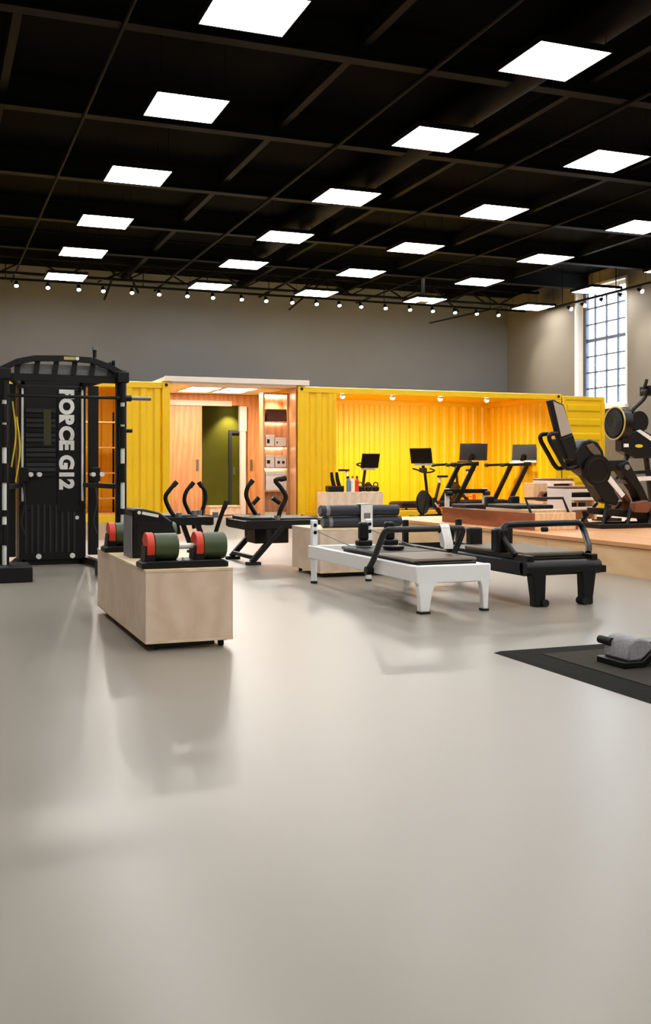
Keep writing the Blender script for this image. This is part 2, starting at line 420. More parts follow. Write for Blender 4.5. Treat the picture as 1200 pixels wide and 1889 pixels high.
# its end door, swung round beside the opening
d = thing('container_door', 'yellow ribbed container door swung open beside the tall window', 'door', (cxr1 + .03, CYF + .02, 0))
dw = 1.22
B(0, dw, 0, .045, .14, CH - .06).build('door_leaf', 'yellow_paint', d)
MB().box(0, .09, -.03, .06, .12, CH - .04).box(dw - .09, dw, -.03, .06, .12, CH - .04).box(.09, dw - .09, -.03, .06, CH - .13, CH - .04).box(.09, dw - .09, -.03, .06, .12, .22) \
    .build('door_frame', 'yellow_paint', d, .008)
for k in range(7):
    z = .38 + k * .35
    MB().prism([(-.002, z), (-.035, z + .04), (-.035, z + .16), (-.002, z + .2)], .14, dw - .14, 'X').build('door_rib', 'yellow_paint', d)
def bay_spot(x, label, group, watts):
    s_ = thing('spotlight', label, 'spotlight', (x, CYF + .26, CH - .035), 0, group)
    a = Vector((.12, .62, -1)).normalized(); c = Vector((0, 0, -.09))
    MB().box(-.05, .05, -.05, .05, -.02, 0).cyl((0, 0, -.02), (0, 0, -.08), .014, seg=8).build('bracket', 'white_plastic', s_)
    MB().cyl(c - a * .09, c + a * .03, .045, .06, seg=16).build('housing', 'white_plastic', s_)
    ns, nr = 14, 6; vs = []; fs = []
    for i in range(nr + 1):
        th = math.pi * i / nr
        for k2 in range(ns):
            ph = 2 * math.pi * k2 / ns; vs.append(tuple(c + a * .055 + Vector((math.sin(th) * math.cos(ph), math.sin(th) * math.sin(ph), math.cos(th))) * .052))
    for i in range(nr):
        for k2 in range(ns): fs.append((i * ns + k2, i * ns + (k2 + 1) % ns, (i + 1) * ns + (k2 + 1) % ns, (i + 1) * ns + k2))
    MB().add(vs, fs).build('bulb', 'bulb_light', s_)
    lamp('spot_lamp', s_, c + a * .16, a, watts, 2.5, .8, (1, .94, .82))
for k, u in enumerate((632, 724, 812, 898)):
    bay_spot(AY(u, 728, CYF + .26).x, 'white spotlight under the open container roof edge, %s from the left' % ORD[k], 'white spotlights inside the open container', BAY_W)
cxl0, cxl1 = -1.4, 4.69
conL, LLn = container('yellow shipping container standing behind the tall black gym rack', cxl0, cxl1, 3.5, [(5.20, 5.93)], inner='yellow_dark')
bay_spot(3.2, 'white spotlight inside the container behind the gym rack', 'white spotlights inside the rear container', BAY_W * .5)
bay_spot(.9, 'white spotlight inside the container, hidden left of the gym rack', 'white spotlights inside the rear container', BAY_W * .5)
# rungs rack inside the left container
st = thing('storage_rack', 'narrow steel storage rack inside the left yellow container', 'rack', (2.55, 22.6, .14))
for x in (0, 1.25):
    for y in (0, .4): B(x - .02, x + .02, y - .02, y + .02, 0, 2.2).build('post', 'steel_black', st)
for z in (.3, .85, 1.4, 1.95): B(-.02, 1.27, -.02, .42, z, z + .03).build('shelf', 'warm_ply', st)

# ------------------------------------------------------------------ entrance between the containers
ex0, ex1, eyb = 4.72, 7.49, 24.05
can = thing('entrance_canopy', 'flat pale canopy roof bridging the two yellow containers', 'canopy', (0, 0, 0))
B(ex0 - .15, ex1 + .27, CYF - .06, CYF + .02, CH + .015, CH + .125).build('fascia', 'canopy_white', can, .006)
B(ex0 - .15, ex1 + .27, CYF + .02, eyb + .1, CH + .03, CH + .11).build('deck', 'canopy_white', can)
B(ex0 + .005, ex1 - .005, CYF + .02, eyb, CH - .02, CH + .028).build('soffit', 'canopy_white', can)
for k, (a, b) in enumerate(((.45, 22.1), (1.25, 22.1), (.45, 22.9), (1.25, 22.9))):
    l_ = thing('recessed_light', 'flat lit panel under the entrance canopy, %s of four' % ORD[k], 'ceiling light', (ex0 + .45 + a, b, CH - .021), 0, 'lit panels under the entrance canopy')
    B(-.33, .33, -.27, .27, -.02, 0).build('diffuser', 'recess_light', l_)
    MB().box(-.36, .36, -.30, -.27, -.025, 0).box(-.36, .36, .27, .30, -.025, 0).box(-.36, -.33, -.27, .27, -.025, 0).box(.33, .36, -.27, .27, -.025, 0).build('frame', 'white_paint', l_)
# partition with doorway
dz = 2.62
da, db = AY(371, 800, eyb).x, AY(441, 800, eyb).x
part = MB().box(ex0, da - .02, eyb, eyb + .1, 0, CH - .03).box(db + .16, ex1, eyb, eyb + .1, 0, CH - .03).box(da - .02, db + .16, eyb, eyb + .1, dz, CH - .03)
part.build('wall_partition', 'warm_ply', kind='structure')
B(ex0 + .01, ex1 - .7, eyb - .05, eyb - .005, dz - .02, dz + .1).build('trim_1', 'canopy_white', kind='structure')
sd = thing('sliding_door', 'tall plywood sliding door left of the dark doorway', 'door', (ex0 + .03, eyb - .06, 0))
B(0, da - ex0 - .03, 0, .045, .02, dz - .03).build('door_leaf', 'warm_ply', sd)
B(da - ex0 - .17, da - ex0 - .11, -.02, 0, 1.05, 1.32).build('door_handle', 'steel_grey', sd)
sd2 = thing('sliding_door', 'narrow plywood sliding door right of the white post', 'door', (AY(457, 800, eyb - .06).x, eyb - .06, 0))
B(0, .32, 0, .045, .02, dz - .03).build('door_leaf', 'warm_ply', sd2)
B(.05, .11, -.02, 0, 1.05, 1.32).build('door_handle', 'steel_grey', sd2)
wp = AY(443, 800, eyb - .1).x
po = thing('door_post', 'slim white door post beside the dark doorway', 'post', (wp, eyb - .12, 0))
B(0, .13, 0, .1, 0, 2.0).build('lower_post', 'white_paint', po); B(-.02, .15, -.02, .12, 2.0, dz - .02).build('head_block', 'white_paint', po)
# small room behind the doorway
yb2 = 27.25
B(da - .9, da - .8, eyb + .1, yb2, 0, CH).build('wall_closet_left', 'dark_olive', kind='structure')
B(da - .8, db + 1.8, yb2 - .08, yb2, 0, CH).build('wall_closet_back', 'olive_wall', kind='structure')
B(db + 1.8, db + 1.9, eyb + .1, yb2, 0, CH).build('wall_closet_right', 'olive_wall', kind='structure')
B(da - .8, db + 1.8, eyb + .1, yb2, CH - .02, CH + .01).build('trim_2', 'ceiling_black', kind='structure')
dr = thing('interior_door', 'grey framed door at the back of the olive room', 'door', (AY(421, 800, yb2 - .1).x, yb2 - .16, 0))
MB().box(0, .08, 0, .07, 0, 2.15).box(.6, .68, 0, .07, 0, 2.15).box(.08, .6, 0, .07, 2.07, 2.15).build('door_frame', 'grey_plastic', dr)
B(.08, .6, .03, .06, .01, 2.07).build('door_leaf', 'olive_wall', dr)
B(.13, .16, .0, .03, .95, 1.15).build('door_handle', 'chrome', dr)
cl = thing('downlight', 'small downlight in the olive room ceiling', 'ceiling light', (AY(427, 740, yb2 - .4).x, yb2 - .45, CH - .03))
MB().cyl((0, 0, 0), (0, 0, -.05), .07, seg=14).build('housing', 'white_plastic', cl)
MB().cyl((0, 0, -.05), (0, 0, -.055), .055, seg=14).build('bulb', 'recess_light', cl)
lamp('spot_lamp', cl, (0, 0, -.09), (0, .25, -1), 26, 1.5, .7)
sb = thing('step_block', 'low pale wooden step at the foot of the dark doorway', 'step', (da + .05, eyb - .62, 0))
B(0, .75, 0, .45, .02, .2).build('step_body', 'birch_ply', sb, .006); B(-.02, .77, -.02, .47, .2, .23).build('step_tread', 'birch_edge', sb, .004)
# side cladding and shelf unit on the right of the entrance
su = thing('shelf_unit', 'orange plywood shelf unit at the right side of the entrance', 'shelf unit', (AY(485, 800, 21.8).x, 21.8, 0))
sw = ex1 - su.location.x - .02
B(0, .04, 0, .3, .02, CH - .12).build('side_panel', 'warm_ply', su)
B(sw - .04, sw, 0, .3, .02, CH - .12).build('side_panel', 'warm_ply', su)
B(.04, sw - .04, .27, .3, .02, CH - .12).build('back_panel', 'warm_ply', su)
ZS = [.62, 1.13, 1.60, 2.15]
for z in ZS: B(.04, sw - .04, .01, .27, z - .03, z).build('shelf', 'warm_ply', su)
B(.04, sw - .04, .01, .27, CH - .16, CH - .12).build('shelf_top', 'warm_ply', su)
for z in ZS[1:] + [CH - .16]: B(.06, sw - .06, .235, .255, z - .040, z - .031 if z < 2.3 else z - .001).build('light_strip', 'recess_light', su)
B(.05, sw - .05, .02, .04, .02, .14).build('kick_board', 'birch_edge', su)
B(ex1 - .015, ex1, CYF + .05, 21.78, .02, CH - .04).build('trim_3', 'warm_ply', kind='structure')
sx = su.location.x
lamp('shelf_lamp', su, (.3, .06, CH - .22), (0, .10, -1), 22, 2.2, .8, (1, .84, .62))
def carton(label, x, z, wd, dp, ht, m, marks=(), y=21.83, group=None):
    t = thing('storage_box', label, 'box', (x, y, z), 0, group)
    B(0, wd, 0, dp, 0, ht * .82).build('box_body', m, t, .006)
    B(-.008, wd + .008, -.008, dp + .008, ht * .82, ht).build('box_lid', m, t, .005)
    for a, b, c_, e in marks: B(a, b, -.006, .002, c_, e).build('label_plate', 'hole_black', t)
carton('dark brown woven basket on the top shelf', sx + .10, ZS[3], .44, .2, .27, 'basket_brown')
carton('white carton with a dark label on the second shelf, left of its neighbour', sx + .07, ZS[2], .2, .2, .25, 'card_white', [(.03, .09, .06, .15)])
carton('small white carton on the second shelf, right of its neighbour', sx + .29, ZS[2], .26, .2, .19, 'card_white', [(.03, .06, .06, .1)])
carton('white carton with a dark label on the third shelf, left of its neighbour', sx + .07, ZS[1], .2, .2, .27, 'card_white', [(.03, .10, .08, .16)])
carton('white carton with two dark marks on the third shelf, right of its neighbour', sx + .29, ZS[1], .26, .2, .27, 'card_white', [(.05, .11, .08, .14), (.16, .22, .08, .14)])
carton('large pale pink carton on the lowest shelf', sx + .07, ZS[0], .5, .2, .42, 'card_white')

# ------------------------------------------------------------------ rolling plywood boxes
def rolling_box(label, x0, x1, y0, y1, h=.48):
    t = thing('rolling_box', label, 'storage box', (x0, y0, 0)); W, D = x1 - x0, y1 - y0; g = .018
    B(0, W, 0, g, .055, h - g).build('front_panel', 'birch_ply', t); B(0, W, D - g, D, .055, h - g).build('back_panel', 'birch_ply', t)
    B(0, g, g, D - g, .055, h - g).build('side_panel', 'birch_ply', t); B(W - g, W, g, D - g, .055, h - g).build('side_panel', 'birch_ply', t)
    B(-.002, W + .002, -.002, D + .002, h - g, h).build('top_panel', 'birch_edge', t, .002)
    B(-.001, W + .001, -.001, D + .001, .044, .06).build('bottom_panel', 'birch_edge', t)
    for x in (.07, W - .06):
        for y in (.06, D - .07):
            c = B(x - .03, x + .03, y - .025, y + .025, .036, .046).build('caster', 'powder_black', t)
            MB().cyl((x - .014, y, .022), (x + .014, y, .022), .022, seg=16).build('wheel', 'rubber_black', c)
    m = MB().box(.1, W - .1, .06, .075, .012, .044).box(.1, W - .1, D - .075, D - .06, .012, .044)
    m.build('skid', 'powder_black', t)
    return t
rolling_box('long pale plywood box on casters carrying green and red weights', 1.19, 1.72, 6.06, 7.92)
rolling_box('plywood box on casters behind the white reformer bed', 3.62, 4.56, 9.6, 10.45)
b2 = AY(600, 907, 20.4); b3 = AY(706, 907, 20.4)
rolling_box('wide plywood box before the open container, topped with coloured bottles', b2.x, b3.x, 20.4, 20.9, .60)

# adjustable dumbbells and console on the long box
def dumbbell(label, x, y, z, rz=0):
    t = thing('adjustable_dumbbell', label, 'dumbbell', (x, y, z), rz, 'green dumbbells on the plywood box')
    MB().prism([(0, 0), (.53, 0), (.53, .03), (.50, .045), (.03, .045), (0, .03)], 0, .2).build('tray', 'satin_black', t, .006)
    for k, xx in enumerate((.03, .33)):
        MB().prism([(xx - .01, .04), (xx + .06, .04), (xx + .055, .13), (xx + .03, .15), (xx, .13)], .03, .17).build('cradle', 'satin_black', t, .006)
        e = MB()
        prof = [(0, .0), (.0, .072), (.008, .082), (.142, .082), (.15, .074), (.15, 0)]
        vs = []; fs = []; S = 28
        for a, r in prof:
            for q in range(S):
                an = 2 * math.pi * q / S; vs.append((xx + .05 + a, .1 + r * math.cos(an), .125 + r * math.sin(an)))
        for i in range(len(prof) - 1):
            for q in range(S): fs.append((i * S + q, i * S + (q + 1) % S, (i + 1) * S + (q + 1) % S, (i + 1) * S + q))
        e.add(vs, fs).build('weight_head', 'olive_green', t)
        # red selector sector standing proud on the left of each head
        poly = [(.1 + .088 * math.cos(math.radians(an)), .125 + .088 * math.sin(math.radians(an))) for an in range(20, 221, 12)] + [(.1, .10)]
        MB().prism(poly, xx + .005, xx + .05, 'X').build('selector', 'red_plastic', t, .004)
    MB().cyl((.22, .1, .125), (.345, .1, .125), .018, seg=14).build('grip', 'chrome', t)
    MB().cyl((.27, .045, .045), (.27, .045, .062), .02, seg=12).build('knob', 'white_plastic', t)
    return t
dumbbell('green and red adjustable dumbbell at the near end of the long plywood box', 1.18, 6.12, .48)
dumbbell('green and red adjustable dumbbell at the far end, half hidden by the black console', 1.17, 7.45, .48)
co = thing('weight_console', 'black curved console with a small white mark on the plywood box', 'console', (1.265, 6.9, .48))
MB().prism([(0, 0), (.31, 0), (.31, .07), (.295, .17), (.26, .25), (.19, .30), (.08, .33), (.02, .33), (0, .315)], 0, .30).build('shell', 'satin_black', co, .012)
B(-.008, .004, .01, .29, .0, .28).build('edge_strip', 'grey_plastic', co)
m = MB().cyl((.045, -.004, .305), (.045, .002, .305), .012, seg=14)
m.build('white_dot', 'white_plastic', co)
MB().bar((.065, -.001, .303), (.175, -.001, .280), .006, .020, up=(0, 0, 1)).build('white_mark', 'white_plastic', co)
B(.03, .27, -.003, .0, .03, .24).build('front_panel', 'powder_black', co)

# ------------------------------------------------------------------ all-in-one rack with text
g = thing('cable_gym', 'tall black multi gym rack with white lettering FORCE G12', 'gym machine', (1.25, 12.0, 0))
GX, GY = 1.25, 12.0
tx0, tx1 = -.31, .42            # tower in local x
B(tx0, tx1, 0, .05, .62, 2.02).build('upper_shroud', 'powder_black', g, .006)
B(.10, tx1 - .03, -.014, 0, .6, 1.98).build('name_panel', 'satin_black', g, .004)
B(tx0, tx1, 0, .06, .06, .62).build('lower_shroud', 'powder_black', g, .006)
for k in range(9): B(tx0 + .06 + k * .066, tx0 + .085 + k * .066, -.012, 0, .14, .68).build('shroud_rib', 'charcoal', g)
for k in range(14):
    z = 1.0 + k * .055
    B(tx0 + .07, .08, -.03, .0, z, z + .042).build('weight_plate', 'charcoal' if k % 3 else 'powder_black', g)
B(tx0 + .26, tx0 + .34, -.036, -.03, 1.35, 1.75).build('plate_label', 'dark_olive', g)
MB().box(tx0, tx0 + .07, .05, .45, .0, 2.1).box(tx1 - .07, tx1, .05, .45, 0, 2.1).box(tx0, tx1, .05, .45, 2.0, 2.1).box(tx0, tx1, .05, .45, 0, .08).build('tower_frame', 'powder_black', g, .006)
for x in (tx1 - .045, tx0 + .03):
    MB().cyl((x, -.04, .72), (x, -.04, 2.0), .013, seg=12).build('guide_rod', 'chrome', g)
    B(x - .03, x + .03, -.07, 0, .68, .72).build('rod_bracket', 'powder_black', g); B(x - .03, x + .03, -.07, 0, 1.98, 2.02).build('rod_bracket', 'powder_black', g)
for x in (-.10, .27):
    MB().cyl((x, -.02, .10), (x, 0.0, .10), .03, seg=12).build('bolt_cap', 'white_plastic', g)
MB().cyl((.32, -.022, .53), (.32, -.01, .53), .022, seg=14).build('bolt_cap', 'white_plastic', g)
# front columns, symmetric about the tower
for sx_, X in ((-1, AY(8, 900, 10.5).x - GX), (1, AY(226, 900, 10.5).x - GX)):
    y = -1.5
    B(X - .24, X + .24, y - .30, y + .26, 0, .15).build('foot_box', 'powder_black', g, .01)
    B(X - .05, X + .05, y + .05, y + .15, .15, 2.08).build('upright', 'powder_black', g, .006)
    for k in range(20):
        z = .35 + k * .085
        MB().cyl((X, y + .047, z), (X, y + .051, z), .012, seg=8).build('peg_hole', 'chrome' if k % 4 == 0 else 'hole_black', g)
    MB().cyl((X, y, .15), (X, y, 2.0), .021, seg=14).build('guide_rod', 'chrome', g)
    for z, h in ((.44, .2), (.65, .06), (1.04, .19), (1.40, .22), (1.62, .18), (1.86, .22)):
        MB().cyl((X, y, z - h / 2), (X, y, z + h / 2), .034, seg=14).build('rod_collar', 'satin_black', g)
    B(X - .06, X + .06, y - .05, y + .06, 1.95, 2.06).build('column_cap', 'powder_black', g, .01)
    # side frames going back to the tower
    bx = tx0 + .03 if sx_ < 0 else tx1 - .03
    MB().bar((X, y + .1, 2.05), (bx, .25, 2.05), .07, .07).build('top_side_rail', 'powder_black', g, .005)
    MB().bar((X, y + .1, .05), (bx, .25, .05), .08, .07).build('bottom_side_rail', 'powder_black', g, .005)
    MB().bar((X, y + .1, .90), (bx, .05, .90), .045, .05).build('middle_side_rail', 'powder_black', g, .004)
    # pulley trolley with handle by the tower
    tx_ = bx + (.11 if sx_ > 0 else -.0)
    B(tx_ - .04, tx_ + .06, -.16, -.05, .94, 1.1).build('pulley_trolley', 'powder_black', g, .008)
    for u_ in ((57, 73) if sx_ < 0 else (172, 188)):
        kx_ = AY(u_, 876, 11.83).x - GX; MB().cyl((kx_, -.19, 1.02), (kx_, -.05, 1.02), .026, seg=12).build('handle_knob', 'white_plastic', g)
    MB().tube([(tx_, -.12, .94), (tx_ + .02, -.14, .7), (tx_ - .02, -.15, .5), (tx_ + .02, -.14, .35)], .012, 8, 5).build('cable', 'charcoal', g)
    MB().bar((bx + sx_ * .12, .05, .1), (bx + sx_ * .12, .05, 2.03), .11, .08).build('rear_upright', 'powder_black', g)
    for k in range(8): MB().cyl((bx + sx_ * .12, .02, .45 + k * .19), (bx + sx_ * .12, .026, .45 + k * .19), .009, seg=8).build('peg_hole', 'steel_grey', g)
XLc = AY(8, 900, 10.5).x - GX; XRc = AY(226, 900, 10.5).x - GX
# arched pull-up bar and perforated top plate
arch = [(XLc - .05, -1.45, 2.04), (XLc + .12, -1.45, 2.13), (XLc + .28, -1.45, 2.17), ((XLc + XRc) / 2, -1.45, 2.18), (XRc - .30, -1.45, 2.17), (XRc - .12, -1.45, 2.11), (XRc + .03, -1.45, 2.03)]
for a, b in zip(arch, arch[1:]): MB().bar(a, b, .06, .055).build('arch_bar', 'powder_black', g)
MB().box(XLc + .1, XRc - .1, -1.40, -1.38, 2.02, 2.12).build('perforated_plate', 'mesh_grey', g)
for k in range(6):
    x = XLc + .12 + (XRc - XLc - .24) * k / 5
    MB().bar((x, -1.42, 2.0), (x + .02, -1.42, 2.16), .05, .03).build('plate_gusset', 'powder_black', g)
B(XLc, XRc, -1.44, -1.38, 1.95, 2.02).build('cross_beam', 'powder_black', g, .005)
MB().box(.0, .11, -1.485, -1.475, 2.165, 2.195).build('badge', 'brass_yellow', g)
MB().cyl((.13, -1.49, 2.18), (.13, -1.47, 2.18), .018, seg=12).build('badge_dot', 'white_plastic', g)
MB().cyl((.31, -1.42, 2.2), (.31, -1.42, 2.28), .02, seg=10).build('top_peg', 'powder_black', g)
MB().cyl((.31, -1.42, 2.28), (.31, -1.42, 2.31), .028, seg=10).build('peg_cap', 'grey_plastic', g)
MB().bar((XRc - .08, -1.42, 2.02), (XRc - .08, -1.42, 2.18), .03).build('top_hook', 'powder_black', g)
# storage peg and barbell end on the right column
zb = AY(260, 735, 10.5).z
MB().cyl((XRc - .06, -1.48, zb), (XRc + .09, -1.48, zb), .033, seg=14).build('bar_collar', 'satin_black', g)
MB().cyl((XLc - .08, -1.48, zb), (XRc - .06, -1.48, zb), .016, seg=12).build('bar_shaft', 'satin_black', g)
MB().cyl((XRc + .09, -1.48, zb), (XRc + .29, -1.48, zb), .020, seg=14).build('bar_sleeve', 'steel_grey', g)
MB().cyl((XRc, -1.48, zb - .33), (XRc + .10, -1.48, zb - .33), .02, seg=10).build('storage_peg', 'powder_black', g)
# orange resistance straps hanging on the left side
for k, (dx, z0, z1) in enumerate(((.09, 1.1, 1.75), (.13, .95, 1.6))):
    MB().tube([(XLc + dx, -1.3, z1), (XLc + dx + .03, -1.32, (z0 + z1) / 2), (XLc + dx - .01, -1.3, z0)], .008, 8, 6).build('strap', 'logo_yellow', g)
# lettering
cu = bpy.data.curves.new('lettering', 'FONT'); cu.body = 'FORCE G12'; cu.size = .2; cu.extrude = .003; cu.offset = .011; cu.align_x = 'CENTER'; cu.align_y = 'CENTER'
to = bpy.data.objects.new('tmp_text', cu); COL.objects.link(to)
bpy.context.view_layer.update()
dg = bpy.context.evaluated_depsgraph_get()
me = bpy.data.meshes.new_from_object(to.evaluated_get(dg)); bpy.data.objects.remove(to)
xs = [v.co.x for v in me.vertices]; ys_ = [v.co.y for v in me.vertices]
kx = 1.13 / (max(xs) - min(xs)); ky = .17 / (max(ys_) - min(ys_)); mx_ = (max(xs) + min(xs)) / 2; my_ = (max(ys_) + min(ys_)) / 2
for v in me.vertices: v.co.x = (v.co.x - mx_) * kx; v.co.y = (v.co.y - my_) * ky
me.materials.clear(); me.materials.append(MATS['white_plastic'])
lo = bpy.data.objects.new('lettering', me); COL.objects.link(lo); lo.parent = g
pt = AY(123, 811, 11.98)
lo.matrix_local = Matrix.Translation((pt.x - GX, -.019, pt.z)) @ Matrix.Rotation(math.pi / 2, 4, 'Y') @ Matrix.Rotation(math.pi / 2, 4, 'X')
lo['label'] = 'white letters FORCE G12 reading downwards'

# ------------------------------------------------------------------ reformers
def reformer_white():
    x0, x1, y0, y1 = 3.36, 3.99, 6.90, 9.24
    t = thing('pilates_reformer', 'white framed pilates reformer with a dark carriage and grey foot bar', 'exercise bed', (x0, y0, 0))
    W, L = x1 - x0, y1 - y0
    for x in (0, W - .06): B(x, x + .06, .03, L, .235, .355).build('side_rail', 'powder_white', t, .008)
    B(0, W, -.0, .05, .225, .36).build('end_rail', 'powder_white', t, .010); B(.06, W - .06, L - .05, L, .235, .355).build('end_rail', 'powder_white', t, .008)
    for s_, x in ((1, 0.015), (-1, W - .015)):
        poly = [(x, .24), (x + s_ * .17, .24), (x + s_ * .135, .20), (x + s_ * .115, .14), (x + s_ * .095, .015), (x + s_ * .02, .015), (x + s_ * .012, .14)]
        if s_ < 0: poly = [(x, .24), (x - .08, .24), (x - .065, .19), (x - .055, .12), (x - .05, .015), (x - .01, .015), (x - .005, .14)]
        lg = MB().prism(poly, .0, .06).build('leg', 'powder_white', t, .008)
        a, b = sorted((poly[4][0], poly[5][0])); B(a - .004, b + .004, -.004, .064, 0, .016).build('foot', 'rubber_black', lg)
    for x in (.035, W - .035):
        lg = MB().cyl((x, L - .07, .02), (x, L - .07, .24), .028, .032, seg=14).build('leg', 'powder_white', t)
        MB().cyl((x, L - .07, 0), (x, L - .07, .022), .032, seg=14).build('foot', 'rubber_black', lg)
        po = MB().bar((x, L - .07, .35), (x, L - .07, .60), .06, .06).build('riser_post', 'powder_white', t, .012)
        for z in (.48, .55):
            MB().cyl((x, L - .107, z), (x, L - .09, z), .017, seg=14).build('pulley', 'satin_black', po)
        MB().tube([(x, L - .1, .5), (x, L * .7, .44), (x, L * .52, .40)], .005, 6).build('rope', 'grey_plastic', t)
    # carriage
    B(.07, W - .07, .10, 1.62, .335, .37).build('carriage_frame', 'satin_black', t, .006)
    B(.04, W - .04, .14, .80, .37, .398).build('carriage_pad', 'vinyl_brown', t, .014)
    B(.04, W - .04, .82, 1.60, .37, .398).build('carriage_pad', 'vinyl_black', t, .014)
    for x in (.14, W - .24):
        sr = MB().box(x, x + .13, 1.42, 1.52, .405, .455).build('shoulder_rest', 'vinyl_black', t, .012)
        B(x + .025, x + .105, 1.44, 1.52, .455, .61).build('shoulder_pad', 'vinyl_black', sr, .016)
    MB().cyl((.3, 1.05, .405), (.3, 1.05, .43), .09, seg=20).build('head_disc', 'satin_black', t)
    # foot bar
    zt = .605; ya = .46
    MB().tube([(-.035, .82, .26), (-.035, .70, .36), (-.035, .52, .56), (-.02, .46, zt - .005), (.03, .44, zt), (W * .5, .44, zt), (W - .05, .44, zt), (W - .0, .46, zt - .01), (W + .02, .50, .55), (W + .02, .64, .38)], .024, 12, 4).build('foot_bar', 'charcoal', t)
    for x in (-.035, W + .02): MB().cyl((x - .03, .8, .255), (x + .03, .8, .255), .035, seg=14).build('bar_pivot', 'satin_black', t)
    r = MB().cyl((W * .66, .44, zt), (W * .66 + .075, .44, zt), .036, seg=18)
    r.prism([(.44 - .036, zt), (.44 + .036, zt), (.42, .47), (.35, .45), (.35, .50)], W * .66, W * .66 + .075, 'X').build('towel_wrap', 'white_plastic', t)
    MB().bar((W * .86, .46, zt), (W * .86, .52, .42), .035, .05).build('bar_strut', 'satin_black', t)
    B(.04, .14, .02, .032, .33, .345).build('badge', 'grey_plastic', t)
    return t
reformer_white()
def reformer_black():
    x0, x1, y0, y1 = 4.33, 5.02, 6.96, 9.30
    t = thing('pilates_reformer', 'black framed pilates reformer with a tan padded carriage', 'exercise bed', (x0, y0, 0))
    W, L = x1 - x0, y1 - y0
    for x in (0, W - .07): B(x, x + .07, .03, L, .24, .35).build('side_rail', 'powder_black', t, .010)
    MB().cyl((.0, .03, .30), (W, .03, .30), .06, seg=16).build('end_rail', 'powder_black', t); B(.07, W - .07, L - .06, L, .24, .35).build('end_rail', 'powder_black', t)
    for s_, x in ((1, .04), (-1, W - .04)):
        poly = [(x, .30), (x + s_ * .14, .30), (x + s_ * .13, .05), (x + s_ * .135, .0), (x + s_ * .035, .0), (x + s_ * .035, .06)]
        lg = MB().prism(poly, -.02, .07).build('leg', 'satin_black', t, .012)
        MB().cyl((x + s_ * .12, -.04, .03), (x + s_ * .12, .06, .03), .03, seg=14).build('transport_wheel', 'rubber_black', lg)
    for x in (.06, W - .06): MB().bar((x, L - .08, 0), (x, L - .08, .25), .06, .06).build('leg', 'satin_black', t, .006)
    for x in (.05, W - .05): MB().bar((x, L - .06, .34), (x, L - .06, .58), .055, .055).build('riser_post', 'satin_black', t, .01)
    B(.08, W - .08, .05, 1.6, .345, .375).build('carriage_frame', 'satin_black', t)
    B(.06, W - .06, .12, 1.1, .375, .415).build('carriage_pad', 'vinyl_brown', t, .014)
    for x in (.14, W - .24): B(x, x + .12, 1.12, 1.22, .375, .56).build('shoulder_rest', 'vinyl_black', t, .016)
    for x in (.05, W - .05): MB().box(x - .03, x + .03, .0, .2, .34, .40).build('corner_block', 'satin_black', t, .008)
    zt = .625
    MB().tube([(.03, .20, .39), (.0, .32, .50), (.0, .34, .58), (.04, .36, zt - .008), (.1, .36, zt), (W * .5, .36, zt + .003), (W - .04, .36, zt + .005), (W + .05, .36, zt), (W + .085, .35, .575), (W + .06, .28, .52), (W - .01, .14, .45), (W - .05, .09, .40)], .026, 12, 4).build('foot_bar', 'satin_black', t)
    B(-.06, .05, .32, .44, .40, .60).build('bar_bracket', 'satin_black', t, .02)
    MB().cyl((W * .55, .36, zt - .045), (W * .55 + .05, .36, zt - .045), .02, seg=12).build('bar_knob', 'satin_black', t)
    MB().box(W - .02, W + .05, -.02, .05, .25, .31).build('lock_knob', 'satin_black', t, .01)
    return t
reformer_black()

# rolls on the box behind the white reformer
for k, (z, dx) in enumerate(((.48, 0), (.595, -.03))):
    r = thing('foam_roller', 'dark navy roller, %s of the pair strapped on the plywood box' % ('lower' if k == 0 else 'upper'), 'roller', (3.74 + dx, 9.78, z), 0, 'navy rollers on the plywood box')
    MB().cyl((0, .0575, .0575), (.86, .0575, .0575), .0572, seg=22).build('roller_body', 'navy_foam', r)
    MB().cyl((-.012, .0575, .0575), (0, .0575, .0575), .045, seg=18).build('end_cap', 'grey_plastic', r)
    MB().cyl((.05, .0575, .0575), (.09, .0575, .0575), .0575, seg=22).build('end_band', 'grey_plastic', r)
    MB().ring((.43, .0575, .0575), (1, 0, 0), .0525, .005, 26, 6).build('seam_ring', 'charcoal', r)
sp_ = thing('white_strap', 'wide white strap standing round the two navy rollers', 'strap', (4.13, 9.765, .48))
MB().box(0, .13, 0, .012, 0, .245).box(0, .13, .118, .13, 0, .245).box(0, .13, 0, .13, .233, .245).build('strap_loop', 'white_plastic', sp_, .004)
B(.03, .10, -.012, 0, .09, .15).build('buckle', 'grey_plastic', sp_, .004)

